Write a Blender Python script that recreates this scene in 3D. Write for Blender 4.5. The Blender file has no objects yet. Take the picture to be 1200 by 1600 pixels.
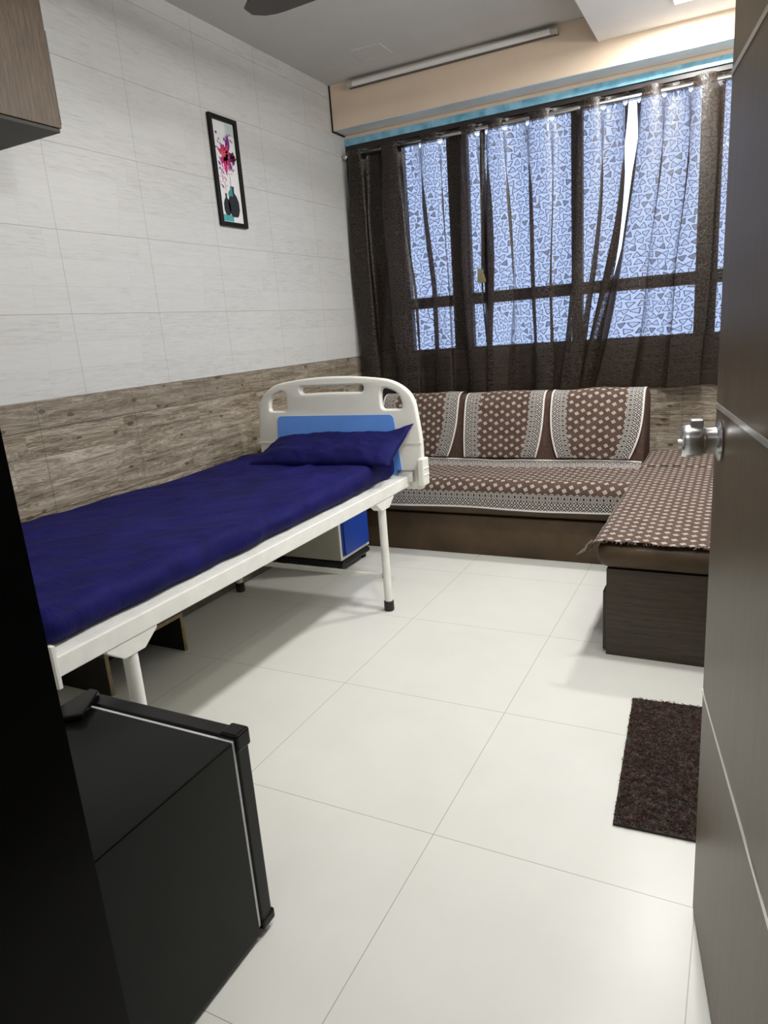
import bpy, bmesh, math, random
from mathutils import Vector, Matrix, noise
random.seed(7)
SC = bpy.context.scene
COL = SC.collection
PI = math.pi

# ------------------------------------------------------------------ materials
class NT:
    def __init__(s, name):
        s.mat = bpy.data.materials.new(name); s.mat.use_nodes = True
        s.t = s.mat.node_tree; s.t.nodes.clear()
        s.out = s.t.nodes.new('ShaderNodeOutputMaterial')
    def n(s, typ, **kw):
        nd = s.t.nodes.new(typ)
        for k, v in kw.items(): setattr(nd, k, v)
        return nd
    def set(s, sock, v):
        if isinstance(v, bpy.types.NodeSocket): s.t.links.new(v, sock)
        elif v is not None:
            if isinstance(v, (tuple, list)) and len(v) == 3 and sock.type == 'RGBA': v = (*v, 1)
            sock.default_value = v
    def m(s, op, a, b=None, c=None, clamp=False):
        nd = s.n('ShaderNodeMath', operation=op, use_clamp=clamp)
        for i, v in enumerate((a, b, c)):
            if v is not None: s.set(nd.inputs[i], v)
        return nd.outputs[0]
    def vm(s, op, a, b=None, sc=None):
        nd = s.n('ShaderNodeVectorMath', operation=op)
        s.set(nd.inputs[0], a)
        if b is not None: s.set(nd.inputs[1], b)
        if sc is not None: s.set(nd.inputs['Scale'], sc)
        return nd.outputs['Value'] if op in ('DOT_PRODUCT', 'LENGTH') else nd.outputs[0]
    def sep(s, v):
        nd = s.n('ShaderNodeSeparateXYZ'); s.set(nd.inputs[0], v); return nd.outputs
    def comb(s, x=0.0, y=0.0, z=0.0):
        nd = s.n('ShaderNodeCombineXYZ')
        for i, v in enumerate((x, y, z)): s.set(nd.inputs[i], v)
        return nd.outputs[0]
    def mix(s, f, a, b):
        nd = s.n('ShaderNodeMix', data_type='RGBA')
        s.set(nd.inputs[0], f); s.set(nd.inputs[6], a); s.set(nd.inputs[7], b)
        return nd.outputs[2]
    def noise(s, vec, scale, detail=3, rough=.55, dist=0.0, col=False):
        nd = s.n('ShaderNodeTexNoise')
        if vec is not None: s.set(nd.inputs['Vector'], vec)
        nd.inputs['Scale'].default_value = scale; nd.inputs['Detail'].default_value = detail
        nd.inputs['Roughness'].default_value = rough; nd.inputs['Distortion'].default_value = dist
        return nd.outputs[1] if col else nd.outputs[0]
    def white(s, vec):
        nd = s.n('ShaderNodeTexWhiteNoise', noise_dimensions='3D'); s.set(nd.inputs['Vector'], vec)
        return nd.outputs['Value']
    def ramp(s, f, stops):
        nd = s.n('ShaderNodeValToRGB'); s.set(nd.inputs[0], f)
        e = nd.color_ramp.elements
        while len(e) < len(stops): e.new(.5)
        for i, (p, c) in enumerate(stops):
            e[i].position = p; e[i].color = (*c, 1) if len(c) == 3 else c
        return nd.outputs[0]
    def obj(s): return s.n('ShaderNodeTexCoord').outputs['Object']
    def pos(s): return s.n('ShaderNodeNewGeometry').outputs['Position']
    def uv(s, name='UVMap'):
        return s.n('ShaderNodeUVMap', uv_map=name).outputs[0]
    def bump(s, h, strength=.3, dist=.01):
        nd = s.n('ShaderNodeBump'); s.set(nd.inputs['Height'], h)
        nd.inputs['Strength'].default_value = strength; nd.inputs['Distance'].default_value = dist
        return nd.outputs[0]
    def pbr(s, color, rough=.5, metal=0.0, normal=None, spec=.5, coat=0.0, sheen=0.0, link=True):
        nd = s.n('ShaderNodeBsdfPrincipled')
        s.set(nd.inputs['Base Color'], color); s.set(nd.inputs['Roughness'], rough); s.set(nd.inputs['Metallic'], metal)
        s.set(nd.inputs['Specular IOR Level'], spec)
        nd.inputs['Coat Weight'].default_value = coat; nd.inputs['Coat Roughness'].default_value = .1
        nd.inputs['Sheen Weight'].default_value = sheen
        if normal is not None: s.set(nd.inputs['Normal'], normal)
        if link: s.t.links.new(nd.outputs[0], s.out.inputs[0])
        return nd.outputs[0]
    def surf(s, sh): s.t.links.new(sh, s.out.inputs[0])

def plain(name, c, rough=.5, metal=0.0, var=.08, scale=8, bump=0.0, bscale=60, spec=.5, coat=0.0, sheen=0.0):
    t = NT(name); p = t.obj()
    n = t.noise(p, scale, 4)
    d = tuple(x * (1 - var * 2) for x in c); l = tuple(min(1, x * (1 + var * 2)) for x in c)
    col = t.ramp(n, [(.3, d), (.7, l)])
    nm = t.bump(t.noise(p, bscale, 3), bump, .002) if bump else None
    t.pbr(col, rough, metal, nm, spec, coat, sheen)
    return t.mat

def grain(name, c1, c2, axis='z', rough=.4, scale=6, stretch=18, bump=.15, coat=0.0, spec=.5):
    """laminate: fine streaks running along an axis"""
    t = NT(name); x, y, z = t.sep(t.obj())
    k = [stretch, stretch, stretch]; k['xyz'.index(axis)] = 1.0
    v = t.comb(t.m('MULTIPLY', x, k[0]), t.m('MULTIPLY', y, k[1]), t.m('MULTIPLY', z, k[2]))
    a = t.noise(v, scale, 5, .65); b = t.noise(v, scale * 5, 3, .6)
    f = t.m('ADD', t.m('MULTIPLY', a, .5), t.m('MULTIPLY', b, .5))
    col = t.ramp(f, [(.38, c1), (.62, c2)])
    t.pbr(col, rough, 0, t.bump(f, bump, .002), spec, coat)
    return t.mat

def floor_mat():
    t = NT('floor_tile'); x, y, z = t.sep(t.pos())
    def line(c, o):
        f = t.m('FRACT', t.m('DIVIDE', t.m('SUBTRACT', c, o - 6.0), .6))
        d = t.m('MINIMUM', f, t.m('SUBTRACT', 1.0, f))
        return t.m('LESS_THAN', t.m('MULTIPLY', d, .6), .0010)
    ln = t.m('MAXIMUM', line(x, .7581), line(y, 1.7653))
    n = t.noise(t.pos(), 2.2, 3, .5); n2 = t.noise(t.pos(), 7, 3, .5)
    f = t.m('ADD', t.m('MULTIPLY', n, .6), t.m('MULTIPLY', n2, .4))
    base = t.ramp(f, [(.3, (.715, .715, .665)), (.7, (.77, .77, .725))])
    col = t.mix(ln, base, (.40, .39, .36))
    t.pbr(col, .30, 0, None, .35)
    return t.mat

def tile_mat(name, axis, wood, u0, z0, tw=.4584, th=.3033):
    """printed ceramic plank tiles; u = wall axis, rows up from z0"""
    t = NT(name); P = t.pos(); x, y, z = t.sep(P)
    u = {'x': x, 'y': y}[axis]
    uu = t.m('DIVIDE', t.m('SUBTRACT', u, u0 - 20 * tw), tw)
    zz = t.m('DIVIDE', t.m('SUBTRACT', z, z0 - 10 * th), th)
    def edge(c, w, size):
        f = t.m('FRACT', c); d = t.m('MINIMUM', f, t.m('SUBTRACT', 1.0, f))
        return t.m('LESS_THAN', t.m('MULTIPLY', d, size), w)
    joint = t.m('MAXIMUM', edge(uu, .0009, tw), edge(zz, .0016 if wood else .0010, th))
    # three printed planks in every tile
    row = t.m('FLOOR', t.m('MULTIPLY', zz, 3.0)); r3 = t.m('FRACT', t.m('DIVIDE', t.m('ADD', row, .5), 3.0))
    off = t.white(t.comb(r3, 3.3, 0.0))
    uc = t.m('ADD', uu, off)
    colm = t.m('FLOOR', uc)
    shade = t.white(t.comb(row, colm, 1.7))
    pl = t.m('MAXIMUM', edge(uc, .0008, tw), edge(t.m('MULTIPLY', zz, 3.0), .0009, th / 3))
    seed = t.m('MULTIPLY', shade, 13.0)
    gv = t.comb(t.m('ADD', t.m('MULTIPLY', u, 1.0), seed), t.m('MULTIPLY', z, 9.0), seed)
    g = t.noise(gv, 3.2 if wood else 5.5, 5, .6, 1.2)
    gf = t.noise(t.comb(t.m('MULTIPLY', u, 8.0), t.m('MULTIPLY', z, 130.0), seed), 1.6, 4, .7)
    if wood:
        lines = t.m('ABSOLUTE', t.m('SUBTRACT', t.m('FRACT', t.m('MULTIPLY', g, 11.0)), .5))
        f = t.m('ADD', t.m('MULTIPLY', lines, .42), t.m('MULTIPLY', gf, .55))
        f = t.m('ADD', f, t.m('MULTIPLY', t.m('SUBTRACT', g, .5), .8))
        f = t.m('ADD', f, t.m('MULTIPLY', t.m('SUBTRACT', shade, .5), .14))
        base = t.ramp(f, [(.14, (.080, .058, .034)), (.34, (.26, .215, .155)), (.52, (.47, .42, .345)), (.76, (.72, .67, .58))])
        tint = t.noise(P, 3.0, 2); base = t.mix(t.m('MULTIPLY', tint, .5), base, t.mix(.5, base, (.26, .23, .20)))
        vo = t.n('ShaderNodeTexVoronoi', feature='F1'); t.set(vo.inputs['Vector'], t.comb(t.m('MULTIPLY', u, 1.0), t.m('MULTIPLY', z, 2.0), 0.0)); vo.inputs['Scale'].default_value = 8.5
        kn = t.m('LESS_THAN', t.m('ADD', vo.outputs['Distance'], t.m('MULTIPLY', g, .34)), .30)
        kn = t.m('MULTIPLY', kn, .8)
        base = t.mix(kn, base, (.06, .042, .028))
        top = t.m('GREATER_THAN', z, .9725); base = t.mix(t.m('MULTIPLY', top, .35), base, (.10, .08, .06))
        jc, pc, pk = (.06, .05, .04), (.15, .13, .11), .55
        bs = .35
    else:
        f = t.m('ADD', t.m('MULTIPLY', g, .35), t.m('MULTIPLY', gf, .65))
        f = t.m('ADD', f, t.m('MULTIPLY', t.m('SUBTRACT', shade, .5), .10))
        base = t.ramp(f, [(.28, (.46, .46, .455)), (.46, (.585, .587, .585)), (.75, (.64, .645, .645))])
        jc, pc, pk = (.30, .29, .28), (.47, .465, .455), .45
        bs = .25
    col = t.mix(t.m('MULTIPLY', pl, pk), base, pc)
    col = t.mix(t.m('MULTIPLY', joint, .9), col, jc)
    h = t.m('SUBTRACT', gf, joint)
    t.pbr(col, .34 if not wood else .42, 0, t.bump(h, bs, .0015), .45)
    return t.mat

def curtain_mat():
    t = NT('curtain_cloth'); uv = t.uv(); S = 26.0
    ux, uy, uz_ = t.sep(uv)
    gy = t.m('MULTIPLY', uy, S * 1.08); ry = t.m('FLOOR', gy)
    jog = t.white(t.comb(ry, 0.5, 9.0))
    gx = t.m('ADD', t.m('MULTIPLY', ux, S), t.m('ADD', t.m('MULTIPLY', ry, .5), t.m('MULTIPLY', jog, .3))); rx_ = t.m('FLOOR', gx)
    wn = t.n('ShaderNodeTexWhiteNoise', noise_dimensions='3D'); t.set(wn.inputs['Vector'], t.comb(rx_, ry, 3.0))
    cr = t.sep(wn.outputs['Color'])
    jx = t.m('MULTIPLY', t.m('SUBTRACT', cr[2], .5), .12)
    lx = t.m('ADD', t.m('SUBTRACT', t.m('FRACT', gx), .5), jx); ly = t.m('SUBTRACT', t.m('FRACT', gy), .5)
    ro = t.n('ShaderNodeVectorRotate', rotation_type='Z_AXIS'); t.set(ro.inputs['Vector'], t.comb(lx, ly, 0.0))
    t.set(ro.inputs['Angle'], t.m('MULTIPLY', cr[0], 6.283))
    L = ro.outputs[0]
    def p3(vec): return t.m('POWER', t.m('MAXIMUM', t.vm('DOT_PRODUCT', L, vec), 0.0), 4.0)
    sd = t.m('POWER', t.m('ADD', t.m('ADD', p3((0, -1, 0)), p3((.866, .5, 0))), p3((-.866, .5, 0))), .25)
    ring = t.m('LESS_THAN', t.m('ABSOLUTE', t.m('SUBTRACT', sd, .272)), .046)
    inside = t.m('LESS_THAN', sd, .272)
    fill = t.m('MULTIPLY', inside, t.m('LESS_THAN', cr[1], .16))
    x, y, z = t.sep(uv)
    # how much light the weave lets straight through
    T = t.m('SUBTRACT', .27, t.m('MULTIPLY', inside, .045))
    T = t.m('MULTIPLY', T, t.m('SUBTRACT', 1.0, t.m('MULTIPLY', ring, .88)))
    T = t.m('MULTIPLY', T, t.m('SUBTRACT', 1.0, t.m('MULTIPLY', fill, .55)))
    lw = t.n('ShaderNodeLayerWeight'); lw.inputs['Blend'].default_value = .5
    fac = t.m('POWER', t.m('SUBTRACT', 1.0, lw.outputs['Facing']), .9)
    T = t.m('MULTIPLY', T, fac)
    e = t.uv('Edge'); ex, ey, ez = t.sep(e)         # ex distance to the nearest side hem, ey distance to the bottom hem
    hem = t.m('MINIMUM', t.m('GREATER_THAN', ex, .040), t.m('GREATER_THAN', ey, .05))
    T = t.m('MULTIPLY', T, t.m('ADD', .04, t.m('MULTIPLY', hem, .96)))
    # the holes the rod passes through
    hx, hy, hz = t.sep(t.uv('Holes'))
    hole = t.m('LESS_THAN', t.vm('LENGTH', t.comb(hx, hy, 0.0)), .021)
    wv = t.noise(uv, 900, 1); cr2 = t.noise(uv, 26, 4, .6, 1.2)
    brown = t.mix(ring, (.026, .018, .012), (.052, .038, .025))
    brown = t.mix(t.m('MULTIPLY', fill, .6), brown, (.040, .027, .02))
    br = t.pbr(brown, .32, 0, t.bump(t.m('ADD', cr2, t.m('MULTIPLY', ring, .3)), .55, .006), .6, link=False)
    tl = t.n('ShaderNodeBsdfTranslucent'); tl.inputs[0].default_value = (.10, .062, .055, 1)
    mx0 = t.n('ShaderNodeMixShader'); mx0.inputs[0].default_value = .30
    t.t.links.new(br, mx0.inputs[1]); t.t.links.new(tl.outputs[0], mx0.inputs[2])
    tr = t.n('ShaderNodeBsdfTransparent'); tr.inputs[0].default_value = (.95, .95, 1, 1)
    mx = t.n('ShaderNodeMixShader'); t.set(mx.inputs[0], T)
    t.t.links.new(mx0.outputs[0], mx.inputs[1]); t.t.links.new(tr.outputs[0], mx.inputs[2])
    tr2 = t.n('ShaderNodeBsdfTransparent'); mx2 = t.n('ShaderNodeMixShader'); t.set(mx2.inputs[0], hole)
    t.t.links.new(mx.outputs[0], mx2.inputs[1]); t.t.links.new(tr2.outputs[0], mx2.inputs[2])
    t.surf(mx2.outputs[0])
    return t.mat

def cover_mat():
    t = NT('woven_cover'); uv = t.uv(); u, v, w = t.sep(uv)
    def motif(ox, oy):
        a = t.m('MULTIPLY', t.m('SUBTRACT', t.m('FRACT', t.m('ADD', t.m('DIVIDE', u, .066), ox)), .5), .066)
        b = t.m('MULTIPLY', t.m('SUBTRACT', t.m('FRACT', t.m('ADD', t.m('DIVIDE', v, .056), oy)), .5), .056)
        ra = t.m('ADD', t.m('MULTIPLY', a, .86), t.m('MULTIPLY', b, .5)); rb = t.m('SUBTRACT', t.m('MULTIPLY', b, .86), t.m('MULTIPLY', a, .5))
        A = t.m('SUBTRACT', t.m('ABSOLUTE', ra), .0050); B = t.m('SUBTRACT', t.m('ABSOLUTE', rb), .0050)
        l = t.m('SQRT', t.m('ADD', t.m('MULTIPLY', A, A), t.m('MULTIPLY', B, B)))
        return t.m('LESS_THAN', t.m('ABSOLUTE', t.m('SUBTRACT', l, .0034)), .0016)
    mo = t.m('MAXIMUM', motif(0.0, 0.0), motif(.5, .36))
    d, s, q = t.sep(t.uv('Border')); p = .032
    fs = t.m('MULTIPLY', t.m('SUBTRACT', t.m('FRACT', t.m('DIVIDE', s, p)), .5), p)
    fd = t.m('SUBTRACT', d, .078)
    el = t.m('SQRT', t.m('ADD', t.m('POWER', t.m('DIVIDE', fs, .0050), 2.0), t.m('POWER', t.m('DIVIDE', fd, .0088), 2.0)))
    ovw = t.m('MULTIPLY', t.m('GREATER_THAN', el, 1.0), t.m('LESS_THAN', t.m('FRACT', t.m('MULTIPLY', t.m('SUBTRACT', el, 1.0), .95)), .55))
    dm = t.m('ADD', t.m('ABSOLUTE', t.m('SUBTRACT', t.m('FRACT', t.m('DIVIDE', s, p)), .5)),
             t.m('ABSOLUTE', t.m('SUBTRACT', t.m('FRACT', t.m('DIVIDE', d, p)), .5)))
    diw = t.m('LESS_THAN', t.m('FRACT', t.m('MULTIPLY', dm, 2.4)), .48)
    inov = t.m('GREATER_THAN', d, .060)
    lat = t.m('ADD', t.m('MULTIPLY', inov, ovw), t.m('MULTIPLY', t.m('SUBTRACT', 1.0, inov), diw))
    lim = t.m('ADD', .096, t.m('MULTIPLY', t.m('COSINE', t.m('MULTIPLY', s, 2 * PI / p)), -.004))
    inb = t.m('LESS_THAN', d, lim)
    edge = t.m('LESS_THAN', t.m('ABSOLUTE', t.m('SUBTRACT', d, .012)), .0042)
    outer = t.m('LESS_THAN', d, .008)
    wf = t.noise(t.comb(t.m('MULTIPLY', u, 1.0), t.m('MULTIPLY', v, 1.0), 0.0), 260, 2, .6)
    bl = t.noise(t.comb(u, v, w), 14, 3)
    br = t.ramp(t.m('ADD', t.m('MULTIPLY', wf, .6), t.m('MULTIPLY', bl, .4)), [(.35, (.060, .036, .026)), (.65, (.135, .083, .062))])
    white = (.52, .49, .46)
    body = t.mix(mo, br, white)
    bord = t.mix(lat, (.018, .014, .013), white)
    c = t.mix(inb, body, bord); c = t.mix(outer, c, br); c = t.mix(edge, c, (.74, .72, .69))
    t.pbr(c, .85, 0, t.bump(t.m('ADD', wf, mo), .25, .002), .2, sheen=.1)
    return t.mat

def leather_mat(name, c1, c2):
    t = NT(name); p = t.obj(); n = t.noise(p, 5, 4, .6); f = t.noise(p, 160, 3)
    t.pbr(t.ramp(n, [(.35, c1), (.68, c2)]), .5, 0, t.bump(f, .2, .001), .4)
    return t.mat

def cloth_mat(name, c1, c2, rough=.75, sheen=.3, bs=.2):
    t = NT(name); p = t.obj(); n = t.noise(p, 7, 4, .6, .5)
    x, y, z = t.sep(p)
    st = t.noise(t.comb(t.m('MULTIPLY', x, 40.0), t.m('MULTIPLY', y, 4.0), t.m('MULTIPLY', z, 4.0)), 2, 2)
    f = t.m('ADD', t.m('MULTIPLY', n, .7), t.m('MULTIPLY', st, .3))
    w = t.noise(t.comb(t.m('ADD', x, t.m('MULTIPLY', y, .6)), t.m('MULTIPLY', y, 2.5), z), 9, 4, .6, 1.5)
    t.pbr(t.ramp(f, [(.35, c1), (.65, c2)]), rough, 0, t.bump(w, bs, .012), .12, sheen=sheen)
    return t.mat

def emit(name, c, st):
    t = NT(name); e = t.n('ShaderNodeEmission'); e.inputs[0].default_value = (*c, 1); e.inputs[1].default_value = st
    t.surf(e.outputs[0]); return t.mat

def glass_mat():
    t = NT('window_glass'); tr = t.n('ShaderNodeBsdfTransparent'); tr.inputs[0].default_value = (.93, .96, .97, 1)
    gl = t.n('ShaderNodeBsdfGlossy'); gl.inputs['Roughness'].default_value = .02
    fr = t.n('ShaderNodeFresnel'); fr.inputs[0].default_value = 1.45
    mx = t.n('ShaderNodeMixShader'); t.t.links.new(fr.outputs[0], mx.inputs[0])
    t.t.links.new(tr.outputs[0], mx.inputs[1]); t.t.links.new(gl.outputs[0], mx.inputs[2]); t.surf(mx.outputs[0])
    return t.mat

def teal_mat():
    t = NT('teal_lintel'); P = t.pos(); n = t.noise(P, 14, 5, .65); x, y, z = t.sep(P)
    t.pbr(t.ramp(n, [(.35, (.12, .36, .52)), (.65, (.32, .62, .80))]), .3, 0, t.bump(n, .2, .002), .6)
    return t.mat

def mat_fibre():
    t = NT('coil_fibre'); i = t.n('ShaderNodeNewGeometry').outputs['Random Per Island']
    c = t.ramp(i, [(0, (.020, .012, .010)), (.55, (.055, .030, .022)), (.8, (.12, .055, .03)), (1, (.20, .13, .09))])
    t.pbr(c, .45, 0, None, .5); return t.mat

M = {}
M['floor'] = floor_mat()
M['tile_white_y'] = tile_mat('white_plank_tile_left', 'y', False, 1.152, 1.0772)
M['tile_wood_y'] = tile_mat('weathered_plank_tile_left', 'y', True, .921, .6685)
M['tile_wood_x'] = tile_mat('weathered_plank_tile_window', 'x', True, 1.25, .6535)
M['ceiling'] = plain('ceiling_paint', (.58, .58, .565), .9, var=.02, scale=3, bump=.1, bscale=200)
M['beam'] = plain('peach_paint', (.72, .58, .455), .8, var=.02, scale=3)
M['wallpaint'] = plain('cream_wall_paint', (.66, .64, .60), .85, var=.02)
M['dropwhite'] = plain('white_gypsum', (.80, .80, .80), .8, var=.01)
M['soffit'] = plain('brushed_aluminium', (.78, .77, .77), .3, .35, var=.03, scale=4)
M['teal'] = teal_mat()
M['blackgap'] = plain('gap_shade_black', (.006, .006, .006), .7)  # shade of the gap beside the beam, put in as a black strip
M['winframe'] = plain('dark_window_frame', (.028, .022, .020), .45, var=.1)
M['glass'] = glass_mat()
M['curtain'] = curtain_mat()
M['lining'] = plain('gold_lining', (.20, .17, .09), .4, var=.1, scale=20, bump=.2)
M['steel'] = plain('rod_steel', (.62, .60, .58), .22, 1.0, var=.05)
M['satin'] = grain('satin_steel', (.60, .60, .61), (.74, .74, .75), 'y', .26, 20, 10, .03)
for nd in M['satin'].node_tree.nodes:
    if nd.type == 'BSDF_PRINCIPLED': nd.inputs['Metallic'].default_value = 1.0
M['cover'] = cover_mat()
M['leather'] = leather_mat('brown_leatherette', (.045, .027, .012), (.088, .054, .025))
M['thread'] = plain('frayed_thread', (.26, .22, .20), .8, var=.4, scale=400)
M['brownweave'] = plain('brown_weave', (.085, .052, .040), .85, var=.15, scale=90, bump=.3, bscale=300, spec=.2)
M['benchwood'] = grain('dark_bench_laminate', (.022, .016, .008), (.060, .044, .026), 'x', .5, 5, 22, .3)
M['doorwood'] = grain('door_laminate', (.082, .055, .026), (.118, .083, .042), 'z', .38, 4, 14, .04, spec=.35)
M['inlay'] = plain('aluminium_inlay', (.55, .55, .52), .3, .8)
M['cabwood'] = grain('overhead_cabinet_laminate', (.040, .024, .012), (.135, .088, .050), 'z', .5, 6, 26, .3)
M['cabdark'] = plain('cabinet_underside', (.030, .028, .020), .6)
M['black'] = plain('black_gloss_panel', (.002, .002, .002), .3, var=.1, spec=.08)
M['fridge'] = plain('fridge_black', (.004, .005, .004), .28, var=.15, scale=3, spec=.14)
M['fridge2'] = plain('fridge_door_black', (.0035, .0035, .0035), .25, var=.1, spec=.2)
M['gasket'] = plain('white_gasket', (.55, .55, .56), .5)
M['bedwhite'] = plain('cream_powder_coat', (.84, .84, .80), .32, var=.03, scale=14, spec=.5)
M['abs'] = plain('cream_moulded_plastic', (.84, .835, .77), .38, var=.015)
M['bluepanel'] = plain('light_blue_plastic', (.15, .37, .95), .45, var=.02)
M['bluedoor'] = plain('blue_locker_door', (.012, .055, .36), .4, var=.03)
M['lockerbody'] = plain('cream_locker_metal', (.42, .41, .34), .45, var=.04)
M['rubber'] = plain('black_rubber', (.008, .008, .008), .5)
M['sheet'] = cloth_mat('navy_sheet', (.0055, .005, .060), (.010, .009, .110), .7, .0, .35)
M['pillow'] = cloth_mat('navy_pillowcase', (.005, .005, .058), (.009, .0085, .095), .7, .0, .4)
M['plywood'] = plain('light_plywood_edge', (.30, .22, .12), .6, var=.15, scale=30)
M['rackdark'] = plain('dark_rack_inside', (.012, .010, .008), .7)
M['racktop'] = plain('brown_rack_top', (.075, .060, .040), .6)
M['skirt'] = plain('grey_skirting_tile', (.16, .15, .13), .5, var=.12, scale=20)
M['matbase'] = plain('mat_backing', (.020, .013, .011), .7)
M['fibre'] = mat_fibre()
M['frameblack'] = plain('black_picture_moulding', (.004, .0035, .0035), .45, var=.2, scale=60, bump=.2, spec=.25)
M['paper'] = plain('art_paper', (.74, .75, .77), .6, var=.01)
M['tube'] = plain('frosted_tube', (.72, .72, .72), .35, var=.01)
M['tubecap'] = plain('tube_socket', (.42, .40, .34), .4)
M['fixture'] = plain('dark_tube_batten', (.10, .09, .08), .6)
M['fan'] = plain('fan_blade_brown', (.055, .048, .042), .45)
M['lampglow'] = emit('panel_light_glow', (1, .98, .93), 14)

def flat(name, c, r=.6): return plain(name, c, r, var=.06, scale=40)

# ------------------------------------------------------------------ mesh helpers
def box(bm, lo, hi, bev=0, seg=2, mi=0):
    r = bmesh.ops.create_cube(bm, size=1)
    vs = r['verts']
    for v in vs:
        for i in range(3): v.co[i] = lo[i] + (v.co[i] + .5) * (hi[i] - lo[i])
    if bev:
        es = list({e for v in vs for e in v.link_edges})
        rr = bmesh.ops.bevel(bm, geom=es, offset=bev, segments=seg, affect='EDGES', profile=.5)
    elif mi:
        for f in {f for v in vs for f in v.link_faces}: f.material_index = mi
    return bm
def nb(): return bmesh.new()
def B(lo, hi, bev=0, seg=2): return box(nb(), lo, hi, bev, seg)

def softbox(lo, hi, r, n=(10, 10, 4), fn=None, uvf=None):
    bm = nb(); lo = Vector(lo); hi = Vector(hi); c = (lo + hi) / 2
    if not isinstance(r, (tuple, list)): r = (r, r, r)
    r = Vector(r)
    for ax in range(3):
        a, b = [i for i in range(3) if i != ax]
        for side in (0, 1):
            g = []
            for i in range(n[a] + 1):
                rw = []
                for j in range(n[b] + 1):
                    p = Vector((0, 0, 0)); p[ax] = (lo, hi)[side][ax]
                    # cosine-ish spacing packs the edges
                    fa = i / n[a]; fb = j / n[b]
                    p[a] = lo[a] + (hi[a] - lo[a]) * fa; p[b] = lo[b] + (hi[b] - lo[b]) * fb
                    q = Vector([min(max(p[k], lo[k] + r[k]), hi[k] - r[k]) for k in range(3)])
                    d = Vector([(p[k] - q[k]) / r[k] if r[k] else 0 for k in range(3)])
                    if d.length > 1e-6:
                        d = d.normalized(); p = q + Vector([d[k] * r[k] for k in range(3)])
                    if fn: p = fn(p)
                    rw.append(bm.verts.new(p))
                g.append(rw)
            for i in range(n[a]):
                for j in range(n[b]):
                    f = [g[i][j], g[i + 1][j], g[i + 1][j + 1], g[i][j + 1]]
                    try: bm.faces.new(f)
                    except ValueError: pass
    bmesh.ops.remove_doubles(bm, verts=bm.verts, dist=.0004)
    bmesh.ops.recalc_face_normals(bm, faces=bm.faces)
    return bm

def tube(bm, pts, r, seg=14, caps=True, r2=None):
    pts = [Vector(p) for p in pts]; rings = []
    up = None
    for i, p in enumerate(pts):
        if i == 0: d = pts[1] - p
        elif i == len(pts) - 1: d = p - pts[i - 1]
        else: d = (pts[i + 1] - p).normalized() + (p - pts[i - 1]).normalized()
        d.normalize()
        if up is None:
            up = Vector((0, 0, 1)) if abs(d.z) < .9 else Vector((1, 0, 0))
        s = d.cross(up).normalized(); up = s.cross(d).normalized()
        rr = r if r2 is None else r + (r2 - r) * i / (len(pts) - 1)
        rings.append([bm.verts.new(p + (s * math.cos(a) + up * math.sin(a)) * rr) for a in [2 * PI * k / seg for k in range(seg)]])
    for a, b in zip(rings, rings[1:]):
        for k in range(seg): bm.faces.new([a[k], a[(k + 1) % seg], b[(k + 1) % seg], b[k]])
    if caps:
        bm.faces.new(rings[0][::-1]); bm.faces.new(rings[-1])
    bmesh.ops.recalc_face_normals(bm, faces=bm.faces)
    return bm
def T(pts, r, seg=14, r2=None): return tube(nb(), pts, r, seg, True, r2)

def lathe(bm, prof, seg=32, axis=(0, 0, 1), origin=(0, 0, 0)):
    rot = Vector((0, 0, 1)).rotation_difference(Vector(axis)).to_matrix(); o = Vector(origin)
    rings = []
    for (r, h) in prof:
        if r < 1e-5: rings.append([bm.verts.new(o + rot @ Vector((0, 0, h)))])
        else: rings.append([bm.verts.new(o + rot @ Vector((r * math.cos(2 * PI * k / seg), r * math.sin(2 * PI * k / seg), h))) for k in range(seg)])
    for a, b in zip(rings, rings[1:]):
        for k in range(seg):
            k2 = (k + 1) % seg
            if len(a) == 1 and len(b) == 1: continue
            if len(a) == 1: bm.faces.new([a[0], b[k2], b[k]])
            elif len(b) == 1: bm.faces.new([a[k], a[k2], b[0]])
            else: bm.faces.new([a[k], a[k2], b[k2], b[k]])
    bmesh.ops.recalc_face_normals(bm, faces=bm.faces)
    return bm

def prism(poly, axis, a, b, bev=0):
    """poly: 2D points in the plane of the other two axes, extruded from a to b"""
    bm = nb(); o = [i for i in range(3) if i != 'xyz'.index(axis)]; ax = 'xyz'.index(axis)
    def P(q, h):
        v = Vector((0, 0, 0)); v[o[0]] = q[0]; v[o[1]] = q[1]; v[ax] = h; return v
    A = [bm.verts.new(P(q, a)) for q in poly]; C = [bm.verts.new(P(q, b)) for q in poly]
    bm.faces.new(A); bm.faces.new(C[::-1])
    for i in range(len(poly)):
        j = (i + 1) % len(poly); bm.faces.new([A[i], C[i], C[j], A[j]])
    bmesh.ops.recalc_face_normals(bm, faces=bm.faces)
    if bev: bmesh.ops.bevel(bm, geom=list(bm.edges), offset=bev, segments=2, affect='EDGES', profile=.5)
    return bm

def sheet(fn, us, vs, uvs):
    """grid surface fn(u,v)->Vector; uvs: {layer: f(u,v)->(x,y)}"""
    bm = nb(); g = [[bm.verts.new(fn(u, v)) for v in vs] for u in us]
    L = {k: bm.loops.layers.uv.new(k) for k in uvs}
    for i in range(len(us) - 1):
        for j in range(len(vs) - 1):
            f = bm.faces.new([g[i][j], g[i + 1][j], g[i + 1][j + 1], g[i][j + 1]])
            for l, (a, b) in zip(f.loops, ((i, j), (i + 1, j), (i + 1, j + 1), (i, j + 1))):
                for k, h in uvs.items(): l[L[k]].uv = h(us[a], vs[b])
    return bm
def lin(a, b, n): return [a + (b - a) * i / n for i in range(n + 1)]

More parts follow.
